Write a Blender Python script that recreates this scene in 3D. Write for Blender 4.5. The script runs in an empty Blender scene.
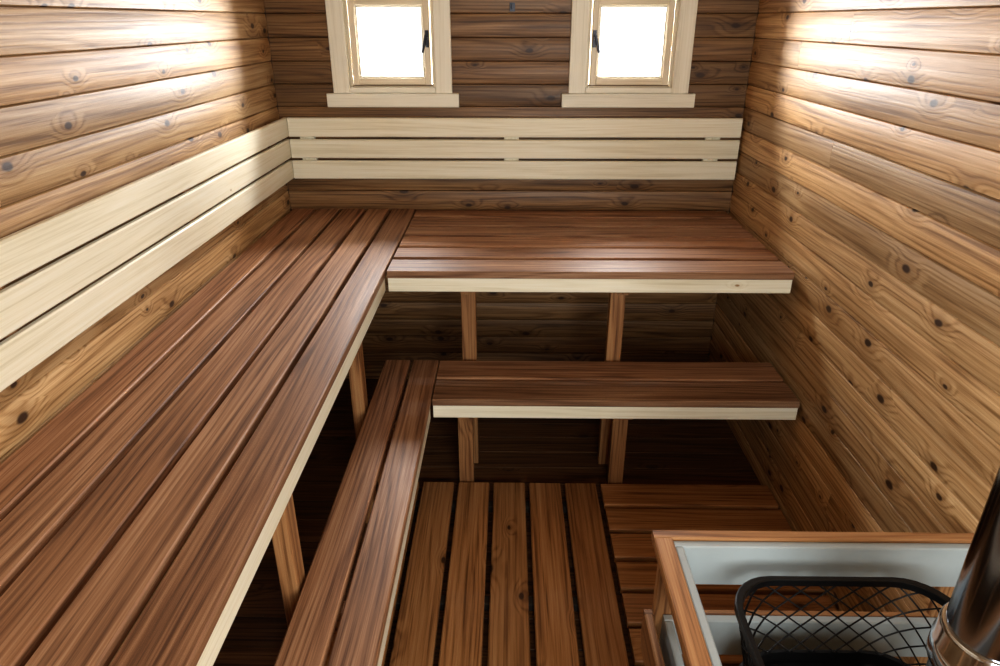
import bpy, bmesh, math, random
from mathutils import Vector, Matrix
R = random.Random(7)
scene = bpy.context.scene
COL = scene.collection

# ------------------------------------------------------------------ materials
class NT:
    def __init__(s, name):
        s.m = bpy.data.materials.new(name); s.m.use_nodes = True
        s.t = s.m.node_tree; s.n = s.t.nodes; s.n.clear()
        s.out = s.n.new('ShaderNodeOutputMaterial')
        s.p = s.n.new('ShaderNodeBsdfPrincipled')
        s.t.links.new(s.p.outputs[0], s.out.inputs[0])
    def link(s, a, b): s.t.links.new(a, b)
    def val(s, inp, v):
        if isinstance(v, bpy.types.NodeSocket): s.link(v, inp)
        else: inp.default_value = v
    def math(s, op, a, b=0.0, c=None, clamp=False):
        n = s.n.new('ShaderNodeMath'); n.operation = op; n.use_clamp = clamp
        s.val(n.inputs[0], a); s.val(n.inputs[1], b)
        if c is not None: s.val(n.inputs[2], c)
        return n.outputs[0]
    def vmath(s, op, a, b):
        n = s.n.new('ShaderNodeVectorMath'); n.operation = op
        s.val(n.inputs[0], a); s.val(n.inputs[1], b); return n.outputs[0]
    def noise(s, vec, scale=1.0, detail=2.0, rough=0.5):
        n = s.n.new('ShaderNodeTexNoise'); s.link(vec, n.inputs['Vector'])
        n.inputs['Scale'].default_value = scale; n.inputs['Detail'].default_value = detail
        n.inputs['Roughness'].default_value = rough
        return n.outputs[0]
    def mrange(s, v, a, b, c, d, smooth=True):
        n = s.n.new('ShaderNodeMapRange')
        if smooth: n.interpolation_type = 'SMOOTHSTEP'
        s.val(n.inputs[0], v); 
        for i, q in enumerate((a, b, c, d)): s.val(n.inputs[i+1], q)
        return n.outputs[0]
    def mix(s, f, a, b, mode='MIX'):
        n = s.n.new('ShaderNodeMix'); n.data_type = 'RGBA'; n.blend_type = mode
        s.val(n.inputs[0], f); s.val(n.inputs[6], a); s.val(n.inputs[7], b); return n.outputs[2]
    def ramp(s, f, stops):
        n = s.n.new('ShaderNodeValToRGB'); s.link(f, n.inputs[0])
        e = n.color_ramp.elements
        while len(e) < len(stops): e.new(0.5)
        for i, (p, c) in enumerate(stops): e[i].position = p; e[i].color = (*c, 1)
        return n.outputs[0]

def wood(name, dark, mid, light, ring=260., amp=46., knots=0.5, kdens=(2.6, 5.0), ksize=0.075,
         rough=0.42, tone=(0.72, 1.18), bump=0.25, huev=0.0, knotcol=(0.035, 0.014, 0.006), blot=0.0, gw=0.20, spec=0.3, fs=72.):
    t = NT(name)
    a = t.n.new('ShaderNodeAttribute'); a.attribute_name = 'gco'
    b = t.n.new('ShaderNodeAttribute'); b.attribute_name = 'bid'
    bid = b.outputs['Fac']
    comb = t.n.new('ShaderNodeCombineXYZ')
    t.val(comb.inputs[0], t.math('MULTIPLY', bid, 37.7)); t.val(comb.inputs[1], t.math('MULTIPLY', bid, 13.1)); t.val(comb.inputs[2], t.math('MULTIPLY', bid, 5.3))
    vec = t.vmath('ADD', a.outputs['Vector'], comb.outputs[0])
    sep = t.n.new('ShaderNodeSeparateXYZ'); t.link(vec, sep.inputs[0])
    low = t.noise(t.vmath('MULTIPLY', vec, (0.6, 10., 10.)), 1.0, 2.0, 0.5)
    kw = t.noise(t.vmath('MULTIPLY', vec, (25., 60., 60.)), 1.0, 1.0)
    vo = t.n.new('ShaderNodeTexVoronoi'); vo.voronoi_dimensions = '2D'; vo.inputs['Scale'].default_value = 1.0
    t.link(t.vmath('MULTIPLY', vec, (kdens[0], kdens[1], 0.0)), vo.inputs['Vector'])
    sc = t.n.new('ShaderNodeSeparateColor'); t.link(vo.outputs['Color'], sc.inputs[0])
    act = t.math('LESS_THAN', sc.outputs[0], knots)
    sz = t.mrange(sc.outputs[1], 0, 1, 0.45, 1.3, False)
    dist = t.math('DIVIDE', t.math('ADD', vo.outputs['Distance'], t.math('MULTIPLY', t.math('SUBTRACT', kw, 0.5), 0.03)), sz)
    kfall = t.math('MULTIPLY', t.mrange(dist, 0.0, ksize*4.5, 1.0, 0.0), act)
    kcore = t.math('MULTIPLY', t.mrange(dist, ksize*0.5, ksize*1.0, 1.0, 0.0), act)
    khalo = t.math('MULTIPLY', t.mrange(dist, ksize*0.8, ksize*3.0, 1.0, 0.0), act)
    s1 = t.math('ADD', t.math('MULTIPLY', sep.outputs[1], ring), t.math('MULTIPLY', low, amp))
    s1 = t.math('ADD', s1, t.math('MULTIPLY', kfall, 12.0))
    g = t.math('MULTIPLY_ADD', t.math('SINE', s1), 0.5, 0.5)
    g = t.math('POWER', g, 2.5)
    fib = t.noise(t.vmath('MULTIPLY', vec, (4.0, 260., 260.)), 1.0, 3.0, 0.65)
    fib2 = t.noise(t.vmath('MULTIPLY', vec, (1.5, fs, fs)), 1.0, 5.0, 0.7)
    big = t.noise(t.vmath('MULTIPLY', vec, (1.3, 14., 14.)), 1.0, 2.0, 0.5)
    f = t.math('ADD', t.math('MULTIPLY', g, -gw), t.math('MULTIPLY', fib, 0.60))
    f = t.math('ADD', f, t.math('MULTIPLY', fib2, 0.95))
    f = t.math('ADD', f, t.math('MULTIPLY_ADD', big, 0.42, -0.43))
    col = t.ramp(f, [(0.24, dark), (0.50, mid), (0.82, light)])
    wn = t.n.new('ShaderNodeTexWhiteNoise'); wn.noise_dimensions = '1D'; t.link(bid, wn.inputs['W'])
    tn = t.mrange(wn.outputs['Value'], 0, 1, tone[0], tone[1], False)
    cc = t.n.new('ShaderNodeCombineColor'); 
    hv = t.math('MULTIPLY', t.math('SUBTRACT', t.math('FRACT', t.math('MULTIPLY', bid, 91.7)), 0.5), huev)
    t.val(cc.inputs[0], t.math('ADD', tn, hv)); t.val(cc.inputs[1], tn); t.val(cc.inputs[2], t.math('SUBTRACT', tn, hv))
    col = t.mix(1.0, col, cc.outputs[0], 'MULTIPLY')
    if blot > 0:
        bl = t.noise(t.vmath('MULTIPLY', vec, (1.6, 16., 16.)), 1.0, 3.0, 0.55)
        bf = t.mrange(bl, 0.5, 0.75, 0.0, blot)
        col = t.mix(bf, col, (*dark, 1))
    if knots > 0:
        col = t.mix(t.math('MULTIPLY', khalo, 0.42), col, (*dark, 1))
        col = t.mix(t.math('MULTIPLY', kcore, 0.96), col, (*knotcol, 1))
    t.link(col, t.p.inputs['Base Color'])
    t.p.inputs['Specular IOR Level'].default_value = spec
    t.val(t.p.inputs['Roughness'], t.mrange(fib2, 0.2, 0.8, rough+0.10, rough-0.06, False))
    bp = t.n.new('ShaderNodeBump'); bp.inputs['Strength'].default_value = bump; bp.inputs['Distance'].default_value = 0.002
    t.link(t.math('ADD', f, t.math('MULTIPLY', kfall, 0.9)), bp.inputs['Height']); t.link(bp.outputs[0], t.p.inputs['Normal'])
    return t.m

def plain(name, col, rough=0.5, metal=0.0, nscale=30., var=0.15, bump=0.0):
    t = NT(name)
    tc = t.n.new('ShaderNodeTexCoord')
    n = t.noise(tc.outputs['Object'], nscale, 3.0)
    c = t.mix(n, tuple(x*(1-var) for x in col)+(1,), tuple(min(1, x*(1+var)) for x in col)+(1,))
    t.link(c, t.p.inputs['Base Color']); t.p.inputs['Roughness'].default_value = rough; t.p.inputs['Metallic'].default_value = metal
    if bump:
        bp = t.n.new('ShaderNodeBump'); bp.inputs['Strength'].default_value = bump; bp.inputs['Distance'].default_value = 0.002
        t.link(n, bp.inputs['Height']); t.link(bp.outputs[0], t.p.inputs['Normal'])
    return t.m

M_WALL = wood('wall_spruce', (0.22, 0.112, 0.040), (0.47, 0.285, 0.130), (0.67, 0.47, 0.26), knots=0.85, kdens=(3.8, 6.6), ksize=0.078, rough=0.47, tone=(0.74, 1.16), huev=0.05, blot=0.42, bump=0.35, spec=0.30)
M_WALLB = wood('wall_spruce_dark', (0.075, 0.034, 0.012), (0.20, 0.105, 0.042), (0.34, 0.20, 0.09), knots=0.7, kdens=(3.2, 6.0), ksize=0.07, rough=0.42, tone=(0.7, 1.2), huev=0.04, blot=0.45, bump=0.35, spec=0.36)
M_BENCH = wood('bench_thermowood', (0.12, 0.054, 0.027), (0.31, 0.158, 0.082), (0.52, 0.32, 0.19), knots=0.0, rough=0.47, tone=(0.66, 1.25), huev=0.09, bump=0.25, gw=0.20)
M_FLOOR = wood('duckboard_pine', (0.14, 0.058, 0.020), (0.34, 0.158, 0.058), (0.48, 0.265, 0.12), knots=0.75, kdens=(2.6, 5.0), ksize=0.072, rough=0.42, tone=(0.72, 1.2), huev=0.05, gw=0.16)
M_ASPEN = wood('aspen_slat', (0.68, 0.62, 0.45), (0.82, 0.77, 0.61), (0.89, 0.86, 0.74), knots=0.10, ksize=0.03, rough=0.42, tone=(0.93, 1.04), bump=0.12, knotcol=(0.35, 0.2, 0.08), gw=0.12)
M_TRIM = wood('window_trim_pine', (0.68, 0.65, 0.53), (0.82, 0.79, 0.67), (0.88, 0.86, 0.75), knots=0.0, rough=0.45, tone=(0.94, 1.04), bump=0.1, gw=0.1)
M_CASE = wood('casement_pine', (0.62, 0.52, 0.36), (0.76, 0.67, 0.50), (0.84, 0.76, 0.60), knots=0.0, rough=0.4, tone=(0.92, 1.05), bump=0.1, gw=0.1)
M_POST = wood('post_pine', (0.13, 0.052, 0.02), (0.33, 0.160, 0.065), (0.44, 0.25, 0.115), knots=0.3, rough=0.48)
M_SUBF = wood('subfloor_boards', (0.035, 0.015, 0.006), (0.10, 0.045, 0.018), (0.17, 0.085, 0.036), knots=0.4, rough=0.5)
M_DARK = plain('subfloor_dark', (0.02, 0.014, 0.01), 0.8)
M_STRUCT = plain('wall_structure', (0.10, 0.055, 0.03), 0.8)
M_PANEL = plain('grey_heat_panel', (0.33, 0.37, 0.38), 0.5, 0.0, 14, 0.12, 0.05)
M_BLACK = plain('black_steel', (0.012, 0.012, 0.013), 0.38, 0.6, 60, 0.3, 0.1)
M_IRON = plain('dark_handle', (0.03, 0.03, 0.035), 0.35, 0.8)
M_CHROME = plain('polished_steel_pipe', (0.26, 0.27, 0.30), 0.13, 1.0, 12, 0.1)
M_BRIGHT = plain('bright_steel_collar', (0.70, 0.74, 0.80), 0.12, 1.0, 12, 0.05)
tg = NT('window_glass')
tr = tg.n.new('ShaderNodeBsdfTransparent'); gl = tg.n.new('ShaderNodeBsdfGlossy'); gl.inputs['Roughness'].default_value = 0.02
mx = tg.n.new('ShaderNodeMixShader'); fr = tg.n.new('ShaderNodeFresnel'); fr.inputs[0].default_value = 1.3
tg.link(fr.outputs[0], mx.inputs[0]); tg.link(tr.outputs[0], mx.inputs[1]); tg.link(gl.outputs[0], mx.inputs[2]); tg.link(mx.outputs[0], tg.out.inputs[0])
M_GLASS = tg.m

# ------------------------------------------------------------------ geometry
X, Y, Z = Vector((1, 0, 0)), Vector((0, 1, 0)), Vector((0, 0, 1))
def prof_box(w, t, c=0.003):
    w2, t2 = w/2, t/2
    if c <= 0: return [(-w2, -t2), (w2, -t2), (w2, t2), (-w2, t2)]
    return [(-w2+c, -t2), (w2-c, -t2), (w2, -t2+c), (w2, t2-c), (w2-c, t2), (-w2+c, t2), (-w2, t2-c), (-w2, -t2+c)]
def prof_clad(w, t, bulge=0.0048, ch=0.005):
    w2 = w/2; pts = [(-w2, 0.0), (w2, 0.0), (w2, t-ch-bulge)]
    n = 10
    for i in range(n+1):
        v = w2*0.95 - i*(2*w2*0.95)/n
        pts.append((v, t - bulge*(v/w2)**2))
    pts.append((-w2, t-ch-bulge)); return pts

class MB:
    def __init__(s, name, mats):
        s.name = name; s.mats = mats; s.v = []; s.f = []; s.mi = []; s.g = []; s.b = []
    def ext(s, c, L, W, T, l, prof, mi=0, bid=None):
        c = Vector(c); bid = R.random() if bid is None else bid
        o = len(s.v); n = len(prof)
        off = R.uniform(0, 3)
        for sgn in (-0.5, 0.5):
            for (a, t) in prof:
                s.v.append(c + L*(sgn*l) + W*a + T*t)
                s.g.append((sgn*l+off, a, t)); s.b.append(bid)
        for i in range(n):
            j = (i+1) % n
            s.f.append((o+i, o+j, o+n+j, o+n+i)); s.mi.append(mi)
        s.f.append(tuple(o+i for i in range(n))[::-1]); s.mi.append(mi)
        s.f.append(tuple(o+n+i for i in range(n))); s.mi.append(mi)
    def box(s, x0, x1, y0, y1, z0, z1, mi=0, ax=None, c=0.003, bid=None):
        d = (x1-x0, y1-y0, z1-z0); cen = ((x0+x1)/2, (y0+y1)/2, (z0+z1)/2)
        if ax is None: ax = 'xyz'[max(range(3), key=lambda i: d[i])]
        A = {'x': (X, 0), 'y': (Y, 1), 'z': (Z, 2)}
        L, li = A[ax]; rest = [i for i in range(3) if i != li]
        rest.sort(key=lambda i: -d[i]); V = [X, Y, Z]
        cc = min(c, d[rest[1]]*0.3)
        s.ext(cen, L, V[rest[0]], V[rest[1]], d[li], prof_box(d[rest[0]], d[rest[1]], cc), mi, bid)
    def build(s, parent=None):
        me = bpy.data.meshes.new(s.name)
        me.from_pydata([tuple(v) for v in s.v], [], s.f)
        for m in s.mats: me.materials.append(m)
        me.polygons.foreach_set('material_index', s.mi)
        a = me.attributes.new('gco', 'FLOAT_VECTOR', 'POINT'); a.data.foreach_set('vector', [q for g in s.g for q in g])
        a = me.attributes.new('bid', 'FLOAT', 'POINT'); a.data.foreach_set('value', s.b)
        bm = bmesh.new(); bm.from_mesh(me); bmesh.ops.recalc_face_normals(bm, faces=bm.faces); bm.to_mesh(me); bm.free()
        me.polygons.foreach_set('use_smooth', [True]*len(me.polygons)); me.set_sharp_from_angle(angle=math.radians(22))
        ob = bpy.data.objects.new(s.name, me); COL.objects.link(ob)
        if parent: ob.parent = parent
        return ob

XL, XR, YB, YF, ZC = -1.078, 1.082, 3.30, -0.75, 2.20
P = 0.098
T = 0.022
Z0ROW = 1.376 - P*15
def rows():
    z = Z0ROW
    while z < ZC: 
        yield z, min(z+P, ZC+0.02); z += P
wl = MB('wall_left', [M_WALL, M_STRUCT])
wr = MB('wall_right', [M_WALL, M_STRUCT])
def clad_run(mb, xpos, T_dir, zc, w):
    """long boards with staggered butt joints"""
    cut = R.uniform(YF+0.4, YB-0.4)
    segs = [(YF, cut), (cut+0.0012, YB)] if R.random() < 0.5 else [(YF, YB)]
    for a, b_ in segs:
        mb.ext((xpos, (a+b_)/2, zc), Y, Z, T_dir, b_-a, prof_clad(w-0.001, T))
for z0, z1 in rows():
    w = z1-z0; zc = (z0+z1)/2
    clad_run(wl, XL-T, X, zc, w); clad_run(wr, XR+T, -X, zc, w)
wl.box(XL-T-0.10, XL-T-0.001, YF, YB+0.12, -0.12, ZC+0.05, 1)
wr.box(XR+T+0.001, XR+T+0.10, YF, YB+0.12, -0.12, ZC+0.05, 1)
wl.build(); wr.build()
W1, W2 = -0.534, 0.541; OP = 0.20; OZ0, OZ1 = 1.45, 1.85
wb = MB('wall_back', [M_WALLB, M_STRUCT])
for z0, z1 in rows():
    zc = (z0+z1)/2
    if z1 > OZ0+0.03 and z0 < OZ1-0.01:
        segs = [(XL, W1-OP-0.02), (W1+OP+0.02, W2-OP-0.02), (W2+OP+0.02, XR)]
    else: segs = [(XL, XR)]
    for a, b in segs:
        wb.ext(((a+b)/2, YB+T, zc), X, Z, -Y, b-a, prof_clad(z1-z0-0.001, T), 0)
ys0, ys1 = YB+T+0.001, YB+0.13
wb.box(XL-T, XR+T, ys0, ys1, -0.12, OZ0-0.012, 1, c=0)
wb.box(XL-T, XR+T, ys0, ys1, OZ1+0.012, ZC+0.05, 1, c=0)
for a, b in ((XL-T, W1-OP-0.012), (W1+OP+0.012, W2-OP-0.012), (W2+OP+0.012, XR+T)):
    wb.box(a, b, ys0, ys1, OZ0-0.012, OZ1+0.012, 1, c=0)
wb.build()
# front wall (behind the photographer) with a window opening
wf = MB('wall_front', [M_WALL])
FX0, FX1, FZ0, FZ1 = 0.0, 0.92, 0.85, 2.0
for z0, z1 in rows():
    zc = (z0+z1)/2
    segs = [(XL, XR)] if (z1 < FZ0 or z0 > FZ1) else [(XL, FX0), (FX1, XR)]
    for a, b in segs:
        wf.ext(((a+b)/2, YF-T, zc), X, Z, Y, b-a, prof_clad(z1-z0-0.0015, T))
wf.build()
w3 = MB('trim_1', [M_TRIM])
for a, b, c, d in ((FX0-0.08, FX0+0.02, FZ0-0.14, FZ1+0.14), (FX1-0.02, FX1+0.08, FZ0-0.14, FZ1+0.14)):
    w3.box(a, b, YF-0.06, YF+0.015, c, d)
w3.box(FX0+0.02, FX1-0.02, YF-0.06, YF+0.015, FZ0-0.14, FZ0); w3.box(FX0+0.02, FX1-0.02, YF-0.06, YF+0.015, FZ1, FZ1+0.14)
w3.build()
ce = MB('ceiling', [M_WALL, M_STRUCT])
x = XL
while x < XR-0.01:
    x1 = min(x+P, XR); ce.ext(((x+x1)/2, (YF+YB)/2, ZC+T), Y, X, -Z, YB-YF, prof_clad(x1-x-0.001, T)); x = x1
ce.box(XL-T-0.1, XR+T+0.1, YF, YB+0.13, ZC+T+0.03, ZC+T+0.1, 1)
ce.build()
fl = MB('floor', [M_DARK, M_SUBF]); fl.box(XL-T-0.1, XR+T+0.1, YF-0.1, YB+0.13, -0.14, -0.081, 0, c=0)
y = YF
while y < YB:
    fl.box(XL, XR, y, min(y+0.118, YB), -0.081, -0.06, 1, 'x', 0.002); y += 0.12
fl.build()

# ---- windows
def window(name, cx, flip):
    s = -1 if flip else 1
    w = MB(name, [M_TRIM, M_CASE, M_GLASS, M_IRON])
    yt0, yt1 = YB-0.022, YB-0.001
    o = OP
    w.box(cx-0.272, cx-o+0.004, yt0, yt1, 1.437, 1.93, 0, 'z'); w.box(cx+o-0.004, cx+0.272, yt0, yt1, 1.437, 1.93, 0, 'z')
    w.box(cx-o+0.005, cx+o-0.005, yt0, yt1, 1.437, OZ0+0.012, 0, 'x'); w.box(cx-o+0.005, cx+o-0.005, yt0, yt1, OZ1-0.012, 1.93, 0, 'x')
    w.box(cx-0.302, cx+0.302, YB-0.034, YB-0.001, 1.376, 1.436, 0, 'x')
    y0, y1 = YB-0.018, YB+0.12
    w.box(cx-o-0.01, cx-o+0.018, y0+0.02, y1, OZ0-0.01, OZ1+0.01, 1, 'z'); w.box(cx+o-0.018, cx+o+0.01, y0+0.02, y1, OZ0-0.01, OZ1+0.01, 1, 'z')
    w.box(cx-o+0.018, cx+o-0.018, y0+0.02, y1, OZ0-0.01, OZ0+0.018, 1, 'x'); w.box(cx-o+0.018, cx+o-0.018, y0+0.02, y1, OZ1-0.018, OZ1+0.01, 1, 'x')
    a = o-0.022; g = 0.148; yy0, yy1 = YB-0.012, YB+0.035
    w.box(cx-a, cx-g, yy0, yy1, 1.65-a, 1.65+a, 1, 'z', 0.004); w.box(cx+g, cx+a, yy0, yy1, 1.65-a, 1.65+a, 1, 'z', 0.004)
    w.box(cx-g, cx+g, yy0, yy1, 1.65-a, 1.65-g, 1, 'x', 0.004); w.box(cx-g, cx+g, yy0, yy1, 1.65+g, 1.65+a, 1, 'x', 0.004)
    q = g-0.008
    for sx in (-1, 1):
        xx = sorted((cx+sx*q, cx+sx*g)); w.box(xx[0], xx[1], yy0+0.012, yy1-0.006, 1.65-g, 1.65+g, 0, 'z', 0.002)
        zz = sorted((1.65+sx*q, 1.65+sx*g)); w.box(cx-q, cx+q, yy0+0.012, yy1-0.006, zz[0], zz[1], 0, 'x', 0.002)
    w.box(cx-q, cx+q, YB+0.012, YB+0.016, 1.65-q, 1.65+q, 2, 'x', 0)
    hx = cx + s*(g+0.018)
    w.box(hx-0.008, hx+0.008, yy0-0.006, yy0, 1.63, 1.70, 3, 'z', 0.002)
    w.box(hx-0.006, hx+0.006, yy0-0.034, yy0-0.006, 1.66, 1.672, 3, 'y', 0.002)
    w.ext((hx-s*0.010, yy0-0.033, 1.645), (Vector((s*-0.25, 0, -1))).normalized(), Vector((1, 0, -s*0.25)).normalized(), Y, 0.075, prof_box(0.011, 0.009, 0.003), 3)
    return w.build()
window('window_1', W1, False); window('window_2', W2, True)

# ---- benches
UT = 0.895; LT = 0.47; TH = 0.028
UX = -0.46; YU = 2.38; BE = XR-0.029
b = MB('upper_sauna_bench', [M_BENCH, M_ASPEN, M_POST])
n = 5; x0 = XL+0.006; pitch = (UX-x0)/n
for i in range(n):
    a = x0+i*pitch
    b.box(a+0.008, a+pitch-(0.008 if i < n-1 else 0), YF+0.03, YB-0.006, UT-TH, UT, 0, 'y', 0.003)
b.box(UX-0.028, UX-0.003, YF+0.03, YU+0.01, UT-TH-0.055, UT-TH, 1, 'y')
b.box(XL+0.006, XL+0.04, YF+0.03, YB-0.01, UT-TH-0.08, UT-TH, 2, 'y')
for y in (-0.3, 0.45, 1.29, 2.14):
    b.box(XL+0.04, UX-0.03, y-0.022, y+0.022, UT-TH-0.075, UT-TH, 2, 'x')
    b.box(-0.562, -0.517, y-0.03, y+0.03, -0.058, UT-TH-0.075, 2, 'z')
b.build()
b = MB('upper_sauna_bench', [M_BENCH, M_ASPEN, M_POST])
n = 6; pitch = (YB-0.01-YU)/n
for i in range(n):
    a = YU+i*pitch
    b.box(UX+0.008, BE, a+(0.015 if i else 0), a+pitch-0.015, UT-TH, UT, 0, 'x', 0.002, bid=[0.31, 0.62, 0.05, 0.83, 0.47, 0.19][i])
b.box(UX+0.010, BE-0.002, YU+0.003, YU+0.028, UT-TH-0.055, UT-TH, 1, 'x')
b.box(UX+0.010, BE-0.002, YB-0.045, YB-0.008, UT-TH-0.08, UT-TH, 2, 'x')
b.box(XR-0.030, XR-0.002, YU+0.10, YB-0.046, UT-TH-0.05, UT-TH-0.001, 2, 'y')
for x in (-0.16, 0.435):
    b.box(x-0.022, x+0.022, YU+0.03, YB-0.046, UT-TH-0.075, UT-TH, 2, 'y')
    b.box(x-0.03, x+0.03, YU+0.135, YU+0.18, -0.058, UT-TH-0.075, 2, 'z')
b.build()
LX0, LX1 = -0.505, -0.285
YL0, YL1 = 2.17, 2.49
b = MB('lower_sauna_bench', [M_BENCH, M_ASPEN, M_POST])
m = (LX0+LX1)/2
b.box(LX0, m-0.006, YF+0.1, YL1, LT-TH, LT, 0, 'y', 0.004); b.box(m+0.006, LX1, YF+0.1, YL1, LT-TH, LT, 0, 'y', 0.004)
b.box(LX1-0.028, LX1-0.003, YF+0.1, YL0+0.0, LT-TH-0.055, LT-TH, 1, 'y')
b.box(LX0+0.003, LX0+0.028, YF+0.1, YL1, LT-TH-0.055, LT-TH, 2, 'y')
for y in (-0.3, 0.45, 1.22, 2.05):
    b.box(LX0+0.028, LX1-0.028, y-0.022, y+0.022, LT-TH-0.07, LT-TH, 2, 'x')
    b.box(LX0+0.03, LX0+0.075, y-0.025, y+0.025, -0.058, LT-TH-0.07, 2, 'z')
b.build()
b = MB('lower_sauna_bench', [M_BENCH, M_ASPEN, M_POST])
m = (YL0+YL1)/2
b.box(LX1+0.006, XR-0.012, YL0, m-0.008, LT-TH, LT, 0, 'x', 0.004); b.box(LX1+0.006, XR-0.012, m+0.008, YL1, LT-TH, LT, 0, 'x', 0.004)
b.box(LX1+0.008, XR-0.014, YL0+0.003, YL0+0.028, LT-TH-0.052, LT-TH, 1, 'x')
b.box(LX1+0.008, XR-0.014, YL1-0.028, YL1-0.003, LT-TH-0.052, LT-TH, 2, 'x')
b.box(XR-0.034, XR-0.002, YL0+0.03, YL1-0.03, LT-TH-0.05, LT-TH-0.001, 2, 'y')
for x in (-0.17, 0.45):
    b.box(x-0.022, x+0.022, YL0+0.03, YL1-0.03, LT-TH-0.07, LT-TH, 2, 'y')
    b.box(x-0.03, x+0.03, YL0+0.15, YL0+0.195, -0.058, LT-TH-0.07, 2, 'z')
b.build()

# ---- backrests
def slats(): 
    for k in range(3):
        z = 1.050 + k*0.0975; yield z, z+0.086
b = MB('bench_backrest', [M_ASPEN, M_POST])
for z0, z1 in slats():
    b.box(XL+0.026, XL+0.046, YF+0.05, YB-0.03, z0, z1, 0, 'y', 0.004)
for y in (-0.5, 0.4, 1.3, 2.2, 3.1):
    b.box(XL+0.002, XL+0.026, y-0.02, y+0.02, 1.055, 1.325, 1, 'z')
b.build()
b = MB('bench_backrest', [M_ASPEN, M_ASPEN])
for z0, z1 in slats():
    b.box(XL+0.05, XR-0.012, YB-0.046, YB-0.026, z0, z1, 0, 'x', 0.004)
for x in (-0.95, 0.01, 0.95):
    b.box(x-0.035, x+0.035, YB-0.026, YB-0.002, 1.055, 1.325, 1, 'z')
b.build()

# ---- duckboards
d = MB('floor_duckboard', [M_FLOOR, M_DARK])
x = -0.505
while x < 0.37:
    d.box(x+0.009, x+0.1465-0.009, YF+0.1, 2.30, -0.028, 0.0, 0, 'y', 0.004); x += 0.1465
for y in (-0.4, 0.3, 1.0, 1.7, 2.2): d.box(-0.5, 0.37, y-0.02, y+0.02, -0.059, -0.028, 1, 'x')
d.build()
d = MB('floor_duckboard', [M_FLOOR, M_DARK])
y = 2.30
while y > 1.36:
    d.box(0.385, XR-0.012, y-0.145+0.011, y-0.011*(y < 2.29), -0.028, 0.0, 0, 'x', 0.003); y -= 0.145
for x in (0.42, 0.73, 1.04): d.box(x-0.02, x+0.02, y+0.02, 2.28, -0.059, -0.028, 1, 'y')
d.build()

# ---- wall hook
h = MB('wall_hook', [M_IRON])
h.box(-0.002, 0.022, YB-0.005, YB-0.0005, 1.775, 1.81, 0, 'z', 0.001)
h.box(0.006, 0.014, YB-0.035, YB-0.005, 1.783, 1.791, 0, 'y', 0.001); h.box(0.006, 0.014, YB-0.038, YB-0.031, 1.783, 1.803, 0, 'z', 0.001)
h.build()

# ---- stove guard rail
GX, GY, GZ, GN = 0.337, 1.25, 0.665, 0.30
g = MB('stove_guard_rail', [M_POST, M_PANEL, M_ASPEN])
g.box(GX, XR-0.006, GY-0.028, GY, GZ-0.03, GZ, 0, 'x', 0.003)
g.box(GX, GX+0.042, GN, GY-0.029, GZ-0.03, GZ, 0, 'y', 0.003)
for zt in (GZ-0.006, 0.43):
    g.box(GX+0.043, XR-0.006, GY-0.050, GY-0.029, zt-0.115, zt, 1, 'x', 0.003)
    g.box(GX+0.043, GX+0.062, GN, GY-0.052, zt-0.115, zt, 1, 'y', 0.003)
g.box(GX-0.002, GX+0.018, GN, GY-0.03, 0.315, 0.43, 0, 'y', 0.003)
g.box(GX, XR-0.006, GY-0.028, GY-0.008, 0.33, 0.425, 0, 'x', 0.003)
for (px, py) in ((GX+0.02, GY-0.028), (GX+0.02, GN+0.02), (XR-0.055, GY-0.028)):
    g.box(px, px+0.045, py-0.0005, py+0.022, -0.058, GZ-0.03, 0, 'z', 0.003)
g.build()

# ---- stove
st = bpy.data.objects.new('sauna_stove', None); COL.objects.link(st)
SX0, SX1, SY0, SY1 = 0.475, 0.945, 0.62, 1.14
SZ = 0.63; SB = 0.42
def rrect(inset, r=0.10, n=7):
    pts = []
    a0, a1, b0, b1 = SX0+inset, SX1-inset, SY0+inset, SY1-inset
    for cx, cy, st_ in ((a1-r, b1-r, 0), (a0+r, b1-r, 90), (a0+r, b0+r, 180), (a1-r, b0+r, 270)):
        for i in range(n+1):
            t = math.radians(st_+90*i/n); pts.append((cx+r*math.cos(t), cy+r*math.sin(t)))
    return pts
def ring_mesh(name, layers, mat, close_bottom=False, close_top=False, loop=False):
    bm = bmesh.new(); rs = []
    for inset, z in layers: rs.append([bm.verts.new((x, y, z)) for x, y in rrect(inset)])
    k = len(rs[0]); m = len(rs)
    for i in range(m if loop else m-1):
        a, b_ = rs[i], rs[(i+1) % m]
        for j in range(k): bm.faces.new((a[j], a[(j+1) % k], b_[(j+1) % k], b_[j]))
    if close_bottom: bm.faces.new(rs[0][::-1])
    if close_top: bm.faces.new(rs[-1])
    bmesh.ops.recalc_face_normals(bm, faces=bm.faces)
    me = bpy.data.meshes.new(name); bm.to_mesh(me); bm.free(); me.materials.append(mat)
    me.polygons.foreach_set('use_smooth', [True]*len(me.polygons)); me.set_sharp_from_angle(angle=math.radians(35))
    o = bpy.data.objects.new(name, me); COL.objects.link(o); o.parent = st; return o
ring_mesh('stove_body', [(0.03, -0.055), (0.03, 0.40), (0.022, SB), (0.05, SB+0.004), (0.06, SB-0.02)], M_BLACK, True, True)
ring_mesh('cage_rim', [(0, SZ-0.013), (0, SZ+0.003), (0.002, SZ+0.005), (0.011, SZ+0.005), (0.013, SZ+0.003), (0.013, SZ-0.013)], M_BLACK, loop=True)
ring_mesh('cage_base_band', [(0.034, SB), (0.034, SB+0.028), (0.042, SB+0.028), (0.042, SB)], M_BLACK, loop=True)
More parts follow.
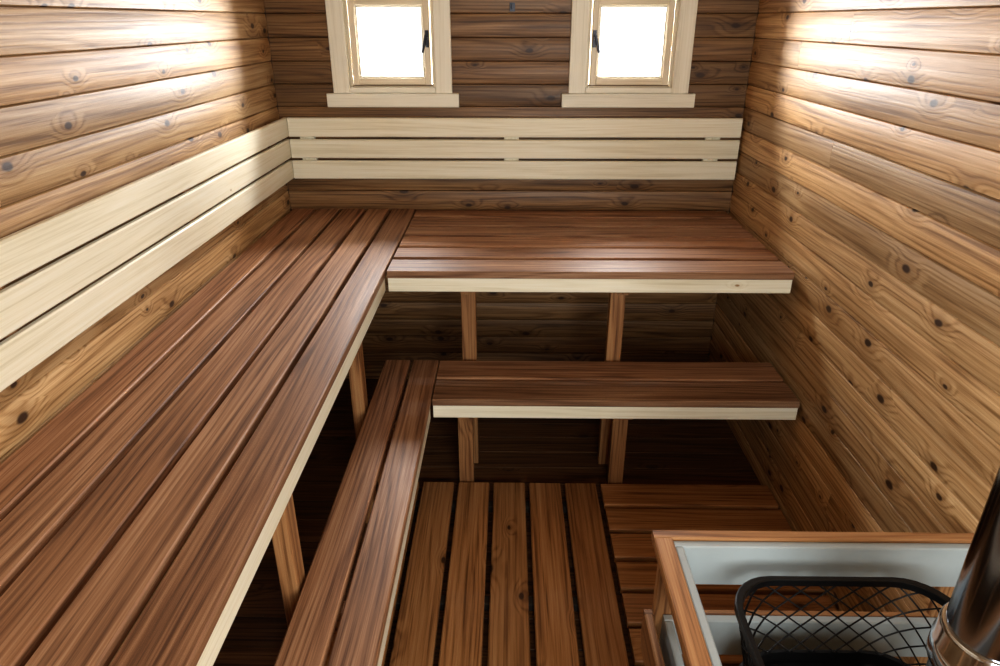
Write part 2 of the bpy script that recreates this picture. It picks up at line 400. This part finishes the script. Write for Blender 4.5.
def poly_resample(pts, n):
    L = [0]; P2 = pts+[pts[0]]
    for i in range(1, len(P2)): L.append(L[-1]+math.dist(P2[i], P2[i-1]))
    out = []; j = 0
    for k in range(n):
        s = L[-1]*k/n
        while L[j+1] < s: j += 1
        f = (s-L[j])/(L[j+1]-L[j]); out.append((P2[j][0]*(1-f)+P2[j+1][0]*f, P2[j][1]*(1-f)+P2[j+1][1]*f))
    return out
cu = bpy.data.curves.new('cage_mesh', 'CURVE'); cu.dimensions = '3D'; cu.bevel_depth = 0.0024; cu.bevel_resolution = 1
N = 60; rowsn = 8; ztop = SZ-0.008; zbot = SB+0.026; hh = (ztop-zbot)/rowsn
for r in range(rowsn):
    sp = cu.splines.new('POLY'); sp.points.add(N-1); sp.use_cyclic_u = True
    for k in range(N):
        up = ((k+r) % 2 == 0)
        zz = zbot + (r+(1 if up else 0))*hh
        pp = poly_resample(rrect(0.006+0.032*(ztop-zz)/(ztop-zbot)), N)
        sp.points[k].co = (pp[k][0], pp[k][1], zz, 1)
cu.materials.append(M_BLACK)
o = bpy.data.objects.new('cage_mesh', cu); COL.objects.link(o); o.parent = st
def cyl(name, x, y, layers, mat, seg=64):
    bm = bmesh.new(); rs = []
    for r, z in layers: rs.append([bm.verts.new((x+r*math.cos(2*math.pi*i/seg), y+r*math.sin(2*math.pi*i/seg), z)) for i in range(seg)])
    for i in range(len(rs)-1):
        for j in range(seg): bm.faces.new((rs[i][j], rs[i][(j+1) % seg], rs[i+1][(j+1) % seg], rs[i+1][j]))
    bm.faces.new(rs[0][::-1]); bm.faces.new(rs[-1])
    bmesh.ops.recalc_face_normals(bm, faces=bm.faces)
    me = bpy.data.meshes.new(name); bm.to_mesh(me); bm.free(); me.materials.append(mat)
    me.polygons.foreach_set('use_smooth', [True]*len(me.polygons)); me.set_sharp_from_angle(angle=math.radians(35))
    o = bpy.data.objects.new(name, me); COL.objects.link(o); o.parent = st; return o
pb = MB('cast_top_plate', [M_BLACK])
pb.box(0.55, 0.86, 0.72, 1.03, SB-0.01, SB+0.03, 0, 'x', 0.01)
for k in range(7): pb.box(0.56+k*0.045, 0.575+k*0.045, 0.73, 1.02, SB+0.03, SB+0.045, 0, 'y', 0.003)
pb.build(st)
PX, PY = 0.722, 0.74
cyl('chimney_pipe', PX, PY, [(0.062, SB+0.02), (0.062, ZC+0.03)], M_CHROME)
cyl('pipe_collar', PX, PY, [(0.0625, 0.84), (0.070, 0.842), (0.072, 0.848), (0.072, 0.88), (0.069, 0.885), (0.069, 0.91), (0.066, 0.916), (0.0625, 0.917)], M_BRIGHT)

# ------------------------------------------------------------------ lights
def area(name, loc, rot, sx, sy, power, col):
    l = bpy.data.lights.new(name, 'AREA'); l.shape = 'RECTANGLE'; l.size = sx; l.size_y = sy; l.energy = power; l.color = col
    o = bpy.data.objects.new(name, l); o.location = loc; o.rotation_euler = rot; COL.objects.link(o); return o
area('skylight_window_1', (W1, YB+0.14, 1.68), (math.radians(-90), 0, 0), 0.42, 0.42, 52, (0.98, 0.99, 1.0))
area('skylight_window_2', (W2, YB+0.14, 1.68), (math.radians(-90), 0, 0), 0.42, 0.42, 52, (0.98, 0.99, 1.0))
area('skylight_front_window', ((FX0+FX1)/2, YF-0.12, 1.45), (math.radians(90), 0, 0), 0.95, 1.1, 52, (0.96, 1.0, 0.98))
w = bpy.data.worlds.new('overcast_sky'); scene.world = w; w.use_nodes = True
bg = w.node_tree.nodes['Background']; bg.inputs[0].default_value = (0.97, 0.99, 1.0, 1); bg.inputs[1].default_value = 2.0

# ------------------------------------------------------------------ camera
cam = bpy.data.cameras.new('camera'); cam.sensor_width = 36; cam.lens = 24.48; cam.clip_start = 0.02
co = bpy.data.objects.new('camera', cam); COL.objects.link(co)
co.location = (0, 0, 1.74); co.rotation_euler = (math.radians(90-24.7), 0, math.radians(0.765))
scene.camera = co
try:
    scene.view_settings.view_transform = 'Standard'; scene.view_settings.look = 'Medium High Contrast'
except Exception as e: print(e)
